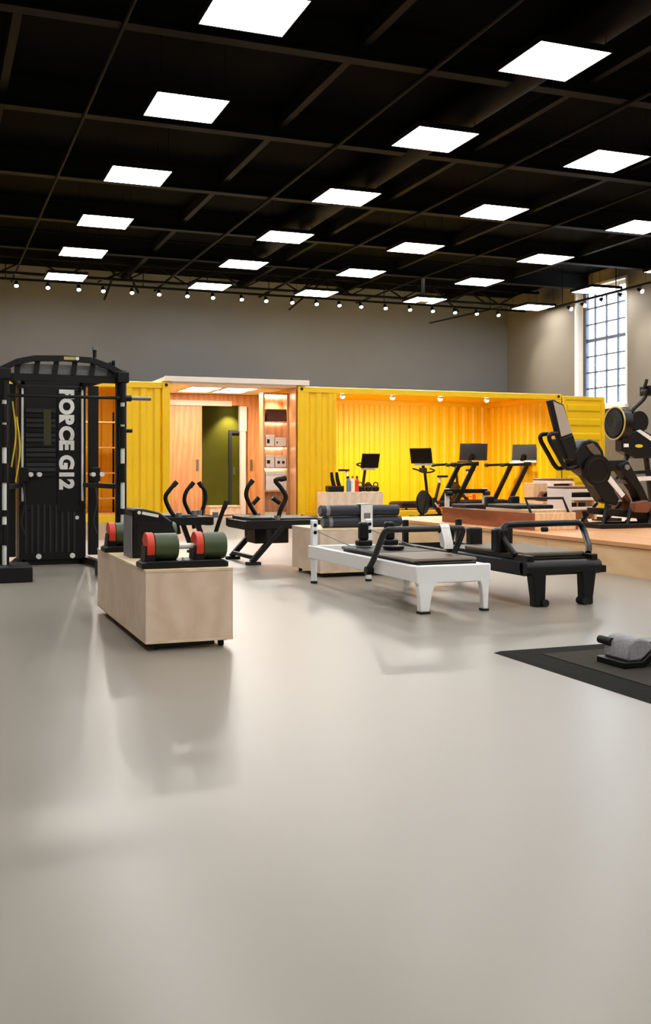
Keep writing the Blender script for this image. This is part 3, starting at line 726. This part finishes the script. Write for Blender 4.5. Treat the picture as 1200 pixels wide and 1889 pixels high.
# ------------------------------------------------------------------ low black carriage trainers with curved handles
def carriage_trainer(label, x0, x1, y0, y1, handles, zd=.50, legs=True):
    t = thing('carriage_trainer', label, 'gym machine', (x0, y0, 0)); W, D = x1 - x0, y1 - y0
    for y in (0, D - .07): B(0, W, y, y + .07, zd - .10, zd).build('side_rail', 'powder_black', t, .008)
    for x in (0, W - .08): B(x, x + .08, .07, D - .07, zd - .11, zd - .01).build('end_rail', 'powder_black', t, .008)
    B(W * .3, W * .75, .08, D - .08, zd - .03, zd + .02).build('carriage_pad', 'vinyl_black', t, .012)
    B(.06, W * .28, .06, D - .06, zd - .02, zd + .03).build('platform', 'vinyl_black', t, .012)
    B(W * .15, W * .5, D * .3, D * .7, zd - .28, zd - .10).build('spring_box', 'powder_black', t, .01)
    for y in (.03, D - .03):
        lg = MB().bar((.06, y, .03), (.42, y, zd - .08), .07, .06).build('leg', 'powder_black', t, .006)
        MB().bar((.0, y, .016), (.16, y, .016), .09, .032).build('foot', 'rubber_black', lg)
        MB().bar((.26, y, .25), (.26, y, zd - .09), .05, .05).build('leg_brace', 'powder_black', lg)
        lg = MB().bar((W - .06, y, .03), (W - .20, y, zd - .08), .06, .06).build('leg', 'powder_black', t, .006)
        MB().bar((W - .12, y, .016), (W, y, .016), .09, .032).build('foot', 'rubber_black', lg)
    B(.06, .10, .06, D - .06, .06, .10).build('cross_bar', 'powder_black', t)
    for pts, Y, grip in handles:
        wp_ = [AY(u, v, Y) - Vector((x0, y0, 0)) for u, v in pts]
        h = MB().tube(wp_, .027, 10, 5).build('handle', 'satin_black', t)
        MB().tube([wp_[0], wp_[0] + (wp_[1] - wp_[0]) * .55], .031, 10).build('handle_grip', 'rubber_black', h)
        if grip:
            q = [AY(u, v, Y) - Vector((x0, y0, 0)) for u, v in grip]
            MB().tube(q, .027, 10).build('side_grip', 'satin_black', h)
        MB().cyl((wp_[-1].x, wp_[-1].y, zd - .02), (wp_[-1].x, wp_[-1].y, zd + .05), .035, seg=12).build('handle_socket', 'grey_plastic', h)
    return t
carriage_trainer('low black carriage trainer with paired curved handles beside the plywood box', 3.33, 4.50, 11.15, 12.05,
    [([(466, 886), (457, 898), (454, 915), (463, 935), (472, 950), (475, 963)], 11.95, [(466, 930), (477, 918)]),
     ([(527, 882), (508, 886), (518, 900), (527, 917), (518, 938), (511, 962)], 11.25, [(516, 928), (502, 918)])])
carriage_trainer('low black carriage trainer with tall curved handles behind the green dumbbells', 2.30, 3.25, 12.3, 13.2,
    [([(326, 889), (314, 902), (305, 918), (312, 938), (324, 958), (330, 985)], 12.4, None),
     ([(357, 890), (344, 906), (340, 924), (347, 942), (355, 960), (358, 975)], 13.0, None),
     ([(366, 889), (377, 905), (378, 925), (372, 945), (368, 970)], 13.1, None),
     ([(418, 925), (408, 950), (397, 984)], 12.4, None)])

# ------------------------------------------------------------------ rubber mat with a rower end on it
mt = thing('rubber_mat', 'dark rubber floor mat with a blacker border at the right edge', 'mat', (3.08, 1.2, 0))
MX, MY = 3.9, 4.1
MB().add([(0, 0, 0), (MX, 0, 0), (MX, MY, 0), (0, MY, 0), (.03, .03, .014), (MX - .03, .03, .014), (MX - .03, MY - .03, .014), (.03, MY - .03, .014)],
         [(3, 2, 1, 0), (0, 1, 5, 4), (1, 2, 6, 5), (2, 3, 7, 6), (3, 0, 4, 7), (4, 5, 6, 7)]).build('mat_border', 'mat_border', mt)
B(.20, MX - .2, .2, MY - .2, .0135, .0175).build('mat_field', 'mat_rubber', mt)
be = thing('weight_bench', 'grey ended bench foot with a black beam on the rubber mat', 'bench', (3.46, 4.55, .0175))
MB().prism([(.0, .035), (.085, .035), (.15, .085), (.155, .115), (.13, .142), (.085, .155), (.04, .150), (.012, .12)], 0, .22).build('end_cap', 'grey_fabric', be, .012)
MB().prism([(-.035, 0), (.10, 0), (.17, .045), (.20, .055), (.20, .11), (.15, .085), (.085, .035), (-.035, .035)], -.012, .232).build('foot_shell', 'satin_black', be, .006)
MB().bar((.17, .11, .085), (1.5, .11, .095), .18, .055).build('beam', 'satin_black', be, .006)
B(.17, 1.5, .05, .17, .113, .125).build('beam_cover', 'grey_plastic', be)
MB().prism([(1.3, 0), (1.5, 0), (1.5, .1), (1.3, .1)], -.1, .36).build('rear_foot', 'satin_black', be, .01)
MB().cyl((.015, .16, .115), (.015, .27, .115), .022, seg=12).build('roller_wheel', 'rubber_black', be)

# ------------------------------------------------------------------ stage
SZ = .34
stg = thing('wooden_stage', 'long pale wooden stage carrying the exercise machines', 'stage', (6.55, 5.5, 0))
SW, SL = 4.9, 9.2
B(.02, SW, .02, SL - .02, 0, SZ - .04).build('stage_core', 'stage_wood', stg)
npl = 4
for k in range(npl):
    a = SL * k / npl; B(0, .02, a + .003, a + SL / npl - .003, 0, SZ - .05).build('fascia_panel', 'stage_wood', stg)
nb = 26
for k in range(nb):
    a = -.03 + (SW + .03) * k / nb; B(a + .002, a + (SW + .03) / nb - .002, -.02, SL, SZ - .04, SZ).build('deck_plank', 'stage_top', stg)

# wooden reformer on the stage
wr = thing('wooden_reformer', 'cherry wood reformer bed on the stage edge with a white post', 'exercise bed', (6.78, 10.75, SZ))
WL, WW = 2.35, .66
for x in (0, WW - .04): B(x, x + .04, 0, WL, .0, .21).build('side_rail', 'cherry_wood', wr, .006)
B(.04, WW - .04, WL - .04, WL, .0, .21).build('end_rail', 'cherry_wood', wr, .006)
B(.04, WW - .04, 0, .04, .0, .21).build('end_rail', 'stage_wood', wr, .006)
B(.05, WW - .05, .15, 1.2, .20, .24).build('carriage', 'stage_wood', wr, .004)
B(.06, WW - .06, .45, 1.18, .24, .29).build('carriage_pad', 'vinyl_black', wr, .014)
for x in (.08, WW - .2): B(x, x + .12, 1.22, 1.30, .2, .38).build('shoulder_rest', 'vinyl_black', wr, .014)
for x in (.03, WW - .03):
    MB().bar((x, WL - .1, .2), (x, WL - .1, .47), .055, .055).build('riser_post', 'white_paint', wr, .006)
    MB().cyl((x - .04, WL - .16, .40), (x + .04, WL - .16, .40), .035, seg=14).build('pulley', 'satin_black', wr)
B(.0, WW, WL - .13, WL - .07, .40, .46).build('riser_bar', 'satin_black', wr)
for k in range(4): MB().cyl((.14 + k * .12, 1.3, .12), (.14 + k * .12, WL - .05, .12), .022, seg=10).build('spring', 'steel_grey', wr)
MB().tube([(.06, .12, .2), (.06, .25, .38), (WW - .06, .25, .38), (WW - .06, .12, .2)], .018, 10).build('foot_bar', 'satin_black', wr)
B(.02, WW - .02, 1.7, 2.1, .21, .26).build('head_board', 'charcoal', wr, .01)

def pilates_chair(label, x, y, ht=.47, wd=.48):
    t = thing('pilates_chair', label, 'exercise chair', (x, y, SZ), 0, 'white pilates chairs on the stage')
    D = .5
    B(0, .07, 0, D, .15, ht).build('side_panel', 'white_paint', t, .006); B(wd - .04, wd, 0, D, .05, ht - .02).build('side_panel', 'stage_wood', t, .006)
    for z in (ht - .045, ht - .155, ht - .285): B(.07, wd - .04, .0, .05, z, z + .04).build('cross_slat', 'white_paint', t, .004)
    B(.07, wd - .04, .10, D, ht - .13, ht - .06).build('seat_box', 'satin_black', t)
    B(.0, wd, .02, D, ht, ht + .035).build('seat_pad', 'leather_brown', t, .012)
    for xx in (.1, .24): MB().box(xx, xx + .09, .06, .10, ht - .265, ht - .19).build('slot_block', 'satin_black', t)
    B(.02, wd - .02, .2, D, .04, .16).build('base_board', 'stage_wood', t)
    for xx in (.06, .17): MB().cyl((xx + .02, .05, .0), (xx + .02, .05, .16), .035, .03, seg=12).build('spring', 'steel_grey', t)
    MB().cyl((wd - .15, .06, .0), (wd - .15, .06, .06), .055, .02, seg=14).build('pedal_cone', 'satin_black', t)
    MB().cyl((wd - .15, .06, .06), (wd - .15, .06, .16), .02, .05, seg=14).build('pedal_cone', 'satin_black', t)
    return t
pc = AY(1046, 950, 12.0); pilates_chair('white slatted pilates chair in front of the tilted screen bike', pc.x, 12.0)
pc = AY(1014, 950, 14.0); pilates_chair('white pilates chair behind, with its brown pad against the yellow wall', pc.x, 14.0, .56, .46)
# birch box with brown pad next to the chairs
px_ = AY(1000, 940, 12.7).x
bx_ = thing('birch_cabinet', 'pale birch cabinet with a brown sloping panel beside the pilates chairs', 'cabinet', (px_, 12.7, SZ))
B(0, .30, 0, .5, 0, .28).build('cabinet_body', 'stage_wood', bx_, .006); B(0, .25, .25, .5, .28, .54).build('upper_body', 'stage_wood', bx_, .006)
MB().prism([(.03, .30), (.46, .24), (.46, .40), (.12, .42)], .10, .24).build('sloping_panel', 'cherry_wood', bx_, .006)
MB().cyl((.09, .05, .36), (.09, .11, .36), .04, seg=16).build('knob', 'satin_black', bx_)
B(.30, .46, .1, .5, 0, .25).build('side_block', 'stage_wood', bx_, .006)

# ------------------------------------------------------------------ screen bike (seen from the side)
EY = 11.0
e1 = thing('screen_bike', 'large black exercise machine with a tall tilted grey screen', 'exercise machine', (8.1, EY, SZ))
O = Vector((8.1, EY, SZ))
def q(u, v, dy=0, Y=EY): return AY(u, v, Y) - O + Vector((0, dy, 0))
def pz(pts, Y=EY): return [(AY(u, v, Y).x - O.x, AY(u, v, Y).z - O.z) for u, v in pts]
MB().prism(pz([(1003, 740), (1012, 738), (1031, 747), (1058, 838), (1036, 848), (1020, 806)]), -.10, -.03).build('screen_case', 'satin_black', e1, .008)
MB().prism(pz([(1011, 741), (1029, 749), (1046, 799), (1026, 806)]), -.106, -.099).build('screen', 'screen_grey', e1)
MB().bar(q(1040, 830, -.05), q(1060, 840, .0), .06, .06).build('screen_neck', 'satin_black', e1)
MB().prism(pz([(1022, 810), (1046, 802), (1056, 838), (1050, 850), (1036, 844)]), -.13, .13).build('console', 'powder_black', e1, .012)
for dy in (-.10, .10):
    h = MB().tube([q(1018, 800, dy), q(1006, 802, dy), q(1005, 812, dy), q(1018, 836, dy), q(1032, 860, dy), q(1042, 864, dy), q(1058, 858, dy)], .028, 12, 4).build('handle', 'satin_black', e1)
    MB().cyl(q(1058, 832, dy * .6), q(1058, 832, dy * .6 + .05), .035, seg=14).build('hub_cap', 'grey_plastic', e1)
MB().prism(pz([(1048, 835), (1062, 815), (1075, 811), (1090, 815), (1100, 832), (1105, 855), (1115, 870), (1100, 890), (1080, 882), (1062, 868), (1052, 855)]), -.14, .14).build('drive_housing', 'powder_black', e1, .02)
MB().prism(pz([(1068, 822), (1080, 818), (1092, 832), (1098, 850), (1088, 846), (1074, 832)]), -.155, -.135).build('drive_window', 'vinyl_brown', e1, .004)
c_ = q(1085, 868)
MB().cyl(c_ + Vector((0, -.19, 0)), c_ + Vector((0, -.13, 0)), .20, seg=28).build('crank_disc', 'satin_black', e1)
MB().ring(c_ + Vector((0, -.19, 0)), (0, 1, 0), .15, .008).build('crank_ring', 'powder_black', e1)
MB().prism(pz([(1070, 872), (1098, 864), (1133, 920), (1128, 932), (1105, 926)]), -.10, .10).build('front_leg', 'powder_black', e1, .012)
MB().prism(pz([(1095, 868), (1106, 866), (1142, 912), (1136, 918)]), -.115, -.10).build('leg_strip', 'white_plastic', e1)
MB().prism(pz([(1095, 850), (1150, 848), (1152, 866), (1100, 872)]), -.07, .07).build('main_beam', 'powder_black', e1, .012)
MB().prism(pz([(1130, 858), (1150, 850), (1178, 900), (1200, 950), (1188, 962), (1165, 905)]), -.09, .09).build('rear_leg', 'powder_black', e1, .012)
MB().prism(pz([(1176, 930), (1202, 926), (1208, 966), (1190, 966)]), -.16, .16).build('pedal_plate', 'charcoal', e1, .012)
MB().cyl(q(1147, 862, -.11), q(1147, 862, -.06), .035, seg=14).build('pivot_cap', 'grey_plastic', e1)
MB().bar(q(1105, 886), q(1170, 890), .05, .05).build('link_bar', 'steel_grey', e1)
for dy in (-.24, .24):
    MB().bar(Vector((q(1085, 970).x, dy, .03)), Vector((q(1205, 970).x, dy, .03)), .07, .06).build('base_rail', 'powder_black', e1, .008)
    for u in (1090, 1135, 1175): MB().bar(Vector((q(u, 965).x, dy, .05)), q(u + 20, 928, dy * .4), .035, .035).build('base_strut', 'powder_black', e1)
for u in (1090, 1200): MB().bar(Vector((q(u, 970).x, -.24, .03)), Vector((q(u, 970).x, .24, .03)), .06, .06).build('cross_foot', 'powder_black', e1)
MB().prism(pz([(1092, 936), (1150, 940), (1190, 948), (1190, 958), (1092, 948)]), -.12, .12).build('lower_beam', 'powder_black', e1, .008)
m = MB().bar(q(1150, 905, .1), q(1165, 925, .1), .10, .05); m.build('brown_pedal', 'leather_brown', e1)
for dy in (-.18, .18):
    pd = MB().prism(pz([(1150, 926), (1172, 922), (1180, 932), (1172, 945), (1148, 944)]), dy - .06, dy + .06).build('footrest', 'leather_brown', e1, .01)

# ------------------------------------------------------------------ erg with round fan cage
GY2 = 12.3
e2 = thing('fan_erg', 'black erg with a round fan cage and raised monitor arm at the right edge', 'exercise machine', (9.2, GY2, SZ))
O2 = Vector((9.2, GY2, SZ))
def q2(u, v, dy=0): return AY(u, v, GY2) - O2 + Vector((0, dy, 0))
def pz2(pts): return [(AY(u, v, GY2).x - O2.x, AY(u, v, GY2).z - O2.z) for u, v in pts]
c0 = q2(1133, 781); ax = Vector((-.97, -.02, .05)).normalized()
MB().cyl(c0, c0 - ax * .16, .232, .222, seg=36).build('fan_cage', 'satin_black', e2)
MB().ring(c0 + ax * .004, ax, .232, .011, 40, 8).build('cage_rim', 'brass_yellow', e2)
MB().cyl(c0 + ax * .002, c0 + ax * .012, .19, seg=36).build('fan_grille', 'powder_black', e2)
for r_ in (.07, .12, .165): MB().ring(c0 + ax * .013, ax, r_, .004, 32, 6).build('grille_ring', 'charcoal', e2)
c1 = q2(1173, 778)
MB().cyl(c1 + Vector((0, -.08, 0)), c1 + Vector((0, .1, 0)), .15, seg=26).build('chain_hub', 'powder_black', e2)
MB().prism(pz2([(1140, 800), (1175, 792), (1215, 812), (1215, 845), (1165, 846), (1140, 832)]), -.09, .09).build('body', 'powder_black', e2, .02)
MB().prism(pz2([(1165, 795), (1172, 793), (1202, 812), (1195, 816)]), -.1, -.085).build('body_stripe', 'white_plastic', e2)
lc = q2(1170, 823, -.1)
poly = [(lc.x + .065 * math.cos(t_ * math.pi / 10), lc.z + .024 * math.sin(t_ * math.pi / 10)) for t_ in range(20)]
MB().prism(poly, -.1, -.088).build('logo_plate', 'logo_yellow', e2)
MB().bar(q2(1142, 822, -.1), q2(1150, 822, -.1), .02, .05).build('side_label', 'white_plastic', e2)
MB().tube([q2(1162, 765), q2(1166, 756), q2(1185, 738), q2(1191, 728)], .028, 10, 3).build('monitor_arm', 'satin_black', e2)
MB().tube([q2(1191, 728), q2(1188, 715), q2(1192, 700)], .026, 10).build('monitor_arm_tip', 'satin_black', e2)
MB().prism(pz2([(1190, 712), (1215, 708), (1218, 730), (1190, 730)]), -.14, .14).build('monitor', 'satin_black', e2, .01)
MB().cyl(q2(1189, 722, -.06), q2(1189, 722, .06), .035, seg=14).build('arm_joint', 'charcoal', e2)
MB().bar(q2(1168, 792), q2(1190, 788), .05, .06).build('handle_hook', 'satin_black', e2)
MB().bar(q2(1158, 838), Vector((q2(1128, 870).x, 0, .5)), .06, .05).build('front_strut', 'powder_black', e2)
MB().bar(Vector((q2(1128, 870).x, 0, .5)), Vector((q2(1118, 920).x, 0, 0.03)), .06, .05).build('front_leg', 'powder_black', e2)
MB().bar(Vector((q2(1118, 920).x, -.3, .03)), Vector((q2(1118, 920).x, .3, .03)), .07, .06).build('front_foot', 'powder_black', e2)
MB().bar(q2(1190, 838), Vector((q2(1205, 900).x, 0, .03)), .06, .05).build('rear_leg', 'powder_black', e2)
MB().bar(q2(1140, 886), q2(1230, 880), .08, .06).build('rail', 'white_plastic', e2)
MB().bar(q2(1160, 872), q2(1230, 868), .10, .05).build('seat_carriage', 'powder_black', e2)
MB().bar(Vector((q2(1210, 900).x, -.3, .03)), Vector((q2(1210, 900).x, .3, .03)), .07, .06).build('rear_foot', 'powder_black', e2)
MB().bar(q2(1225, 880), Vector((q2(1225, 900).x, 0, .03)), .06, .05).build('rail_leg', 'powder_black', e2)

# ------------------------------------------------------------------ treadmills, bikes inside the container bay
def treadmill(label, x, y, rz, silver, swivel):
    t = thing('treadmill', label, 'treadmill', (x, y, .14), rz)
    B(-.36, .36, -.05, 1.65, .04, .17).build('deck', 'satin_black', t, .02); B(-.26, .26, .02, 1.58, .17, .178).build('belt', 'rubber_black', t)
    for s_ in (-1, 1):
        B(s_ * .31 - .045, s_ * .31 + .045, 0, 1.6, .172, .19).build('side_step', 'charcoal', t)
        MB().cyl((s_ * .3, .1, 0), (s_ * .3, .1, .05), .03, seg=10).build('foot', 'rubber_black', t); MB().cyl((s_ * .3, 1.5, 0), (s_ * .3, 1.5, .05), .03, seg=10).build('foot', 'rubber_black', t)
        MB().bar((s_ * .38, .30, .06), (s_ * .38, -.26, 1.08), .12, .05, up=(1, 0, 0)).build('upright', 'satin_black', t, .012)
        MB().bar((s_ * .38, -.30, 1.08), (s_ * .38, .45, 1.05), .06, .06).build('hand_rail', 'satin_black', t, .012)
        MB().cyl((s_ * .38, .42, 1.05), (s_ * .38, .50, 1.05), .045, seg=14).build('rail_knob', 'charcoal', t)
    B(-.40, .40, -.36, -.22, 1.03, 1.13).build('cross_console', 'satin_black', t, .015)
    B(-.28, .28, -.24, -.14, 1.08, 1.15).build('tray', 'white_plastic' if silver else 'charcoal', t, .01)
    MB().bar((0, -.30, 1.1), (0, -.40, 1.32), .12, .04).build('screen_neck', 'satin_black', t)
    o = B(-.34, .34, -.02, .02, 0, .42).build('screen_case', 'satin_black', t, .012); o.location = (0, -.42, 1.16); o.rotation_euler = (.16, 0, swivel)
    B(-.315, .315, .021, .024, .03, .395).build('screen', 'screen_glass', o)
    if silver: B(-.31, .31, .022, .06, -.05, 0).build('screen_shelf', 'white_plastic', o)
    return t
treadmill('black treadmill with a large screen, left of two in the container', AY(822, 900, 22.0).x + .34, 22.05, math.radians(90), False, math.radians(48))
treadmill('black treadmill with a pale console tray, right of two in the container', AY(922, 900, 22.5).x + .32, 22.55, math.radians(90), True, math.radians(40))
def spin_bike(label, x, y, rz, screen=True, z=0, colour='red_plastic', sz=1.38):
    t = thing('spin_bike', label, 'exercise bike', (x, y, z), rz)
    for yy in (-.5, .5):
        f = MB().bar((-.26, yy, .04), (.26, yy, .04), .07, .06).build('floor_foot', 'satin_black', t, .01)
        for s_ in (-1, 1): MB().cyl((s_ * .24, yy, 0), (s_ * .24, yy, .03), .03, seg=10).build('leveller', 'rubber_black', f)
    MB().bar((0, -.5, .06), (0, .5, .06), .06, .06).build('base_rail', 'satin_black', t)
    MB().bar((0, -.42, .08), (0, -.20, .62), .06, .07).build('front_fork', 'satin_black', t, .008)
    MB().bar((0, -.22, .55), (0, .38, .1), .06, .09).build('main_frame', 'satin_black', t, .01)
    MB().bar((0, .10, .28), (0, .34, .78), .05, .06).build('seat_tube', 'satin_black', t, .008)
    MB().bar((0, .34, .78), (0, .38, .90), .035, .035).build('seat_post', 'chrome', t)
    MB().prism([(-.04, .30), (.04, .30), (.12, .48), (.10, .56), (-.10, .56), (-.12, .48)], .90, .95, 'Z').build('saddle', 'vinyl_black', t, .015)
    MB().cyl((-.03, -.36, .36), (.03, -.36, .36), .25, seg=30).build('flywheel', 'charcoal', t)
    MB().ring((0, -.36, .36), (1, 0, 0), .25, .02, 32, 6).build('flywheel_rim', 'satin_black', t)
    MB().cyl((-.08, .0, .34), (.08, .0, .34), .12, seg=20).build('crank_cover', 'satin_black', t)
    for s_ in (-1, 1):
        c = MB().bar((s_ * .09, .0, .34), (s_ * .09, s_ * .14, .34 - s_ * .1), .02, .03).build('crank', 'chrome', t)
        B(s_ * .15 - .05, s_ * .15 + .05, s_ * .14 - .05, s_ * .14 + .05, .33 - s_ * .1, .35 - s_ * .1).build('pedal', colour, c)
    MB().bar((0, -.2, .6), (0, -.28, 1.0), .045, .05).build('handle_post', 'satin_black', t)
    MB().tube([(-.22, -.42, 1.10), (-.2, -.2, 1.06), (-.1, -.22, 1.02), (.1, -.22, 1.02), (.2, -.2, 1.06), (.22, -.42, 1.10)], .018, 10, 3).build('handlebar', 'satin_black', t)
    B(-.07, .07, -.42, -.30, 1.02, 1.12).build('bar_box', 'charcoal', t, .01)
    for s_ in (-1, 1): MB().cyl((s_ * .12, .46, .12), (s_ * .12, .46, .30), .045, seg=12).build('weight_holder', colour, t)
    if screen:
        MB().bar((0, -.34, 1.1), (0, -.38, sz - .08), .06, .03).build('screen_arm', 'satin_black', t)
        o = B(-.27, .27, -.02, .02, -.17, .17).build('screen_case', 'satin_black', t, .012); o.location = (0, -.44, sz); o.rotation_euler = (.2, 0, 0)
        B(-.25, .25, .021, .024, -.15, .15).build('screen', 'screen_glass', o)
        B(-.25, .25, -.024, -.021, -.15, .15).build('back_cover', 'screen_glass', o)
        B(-.22, .22, .02, .06, -.22, -.18).build('tray', 'white_plastic', o)
    return t
bp = AY(770, 900, 20.6); spin_bike('black spin bike with a tilted screen before the yellow bay', bp.x + .34, 20.6, math.radians(-58), True)
bp = AY(879, 900, 21.9); spin_bike('spin bike without a screen between the two treadmills', bp.x + .55, 23.7, math.radians(-58), False, .14)
bp = AY(682, 900, 22.1); spin_bike('black spin bike with an upright screen behind the wide plywood box', bp.x - .28, 22.2, math.radians(20), True, .14, 'red_plastic', 1.14)
# things on the wide box
ky = 20.55; bz = .60
rk = thing('hand_weight_stand', 'black hand weights stand with two raised grips on the wide plywood box', 'weights', (AY(606, 900, ky).x, ky, bz))
B(0, .36, 0, .22, 0, .13).build('stand_base', 'satin_black', rk, .02)
for k, x in enumerate((.10, .22)):
    MB().tube([(x + .06, .1, .12), (x + .02, .1, .26), (x, .1, .42)], [.045, .04, .03], 12).build('grip', 'powder_black', rk)
for k, (u, m_, lab) in enumerate(((642, 'blue_plastic', 'pale blue bottle on the wide plywood box'), (650, 'white_plastic', 'white bottle between the blue and red bottles'), (658, 'red_plastic', 'orange red bottle on the wide plywood box'))):
    p = AY(u, 905, ky)
    bt = thing('bottle', lab, 'bottle', (p.x + .02, ky + .05, bz), 0, 'bottles on the wide plywood box')
    MB().cyl((0, 0, 0), (0, 0, .24), .042, seg=16).cyl((0, 0, .24), (0, 0, .29), .042, .022, seg=16).build('bottle_body', m_, bt)
    MB().cyl((0, 0, .29), (0, 0, .34), .024, seg=12).build('cap', 'charcoal' if k != 1 else 'red_plastic', bt)
for k, (u, z) in enumerate(((668, 0), (683, 0), (697, 0))):
    p = AY(u, 905, ky)
    kb = thing('kettlebell', 'black kettlebell on the wide plywood box, %s of the trio' % ('left', 'middle', 'right')[k], 'kettlebell', (p.x + .03, ky + .2, bz + z), 0, 'kettlebells on the wide plywood box')
    vs = MB().cyl((0, 0, 0), (0, 0, .03), .05, .075, seg=16).cyl((0, 0, .03), (0, 0, .09), .075, .078, seg=16).cyl((0, 0, .09), (0, 0, .125), .078, .045, seg=16)
    vs.build('bell', 'satin_black', kb)
    MB().tube([(-.045, 0, .11), (-.05, 0, .17), (0, 0, .2), (.05, 0, .17), (.045, 0, .11)], .013, 8, 4).build('handle', 'satin_black', kb)
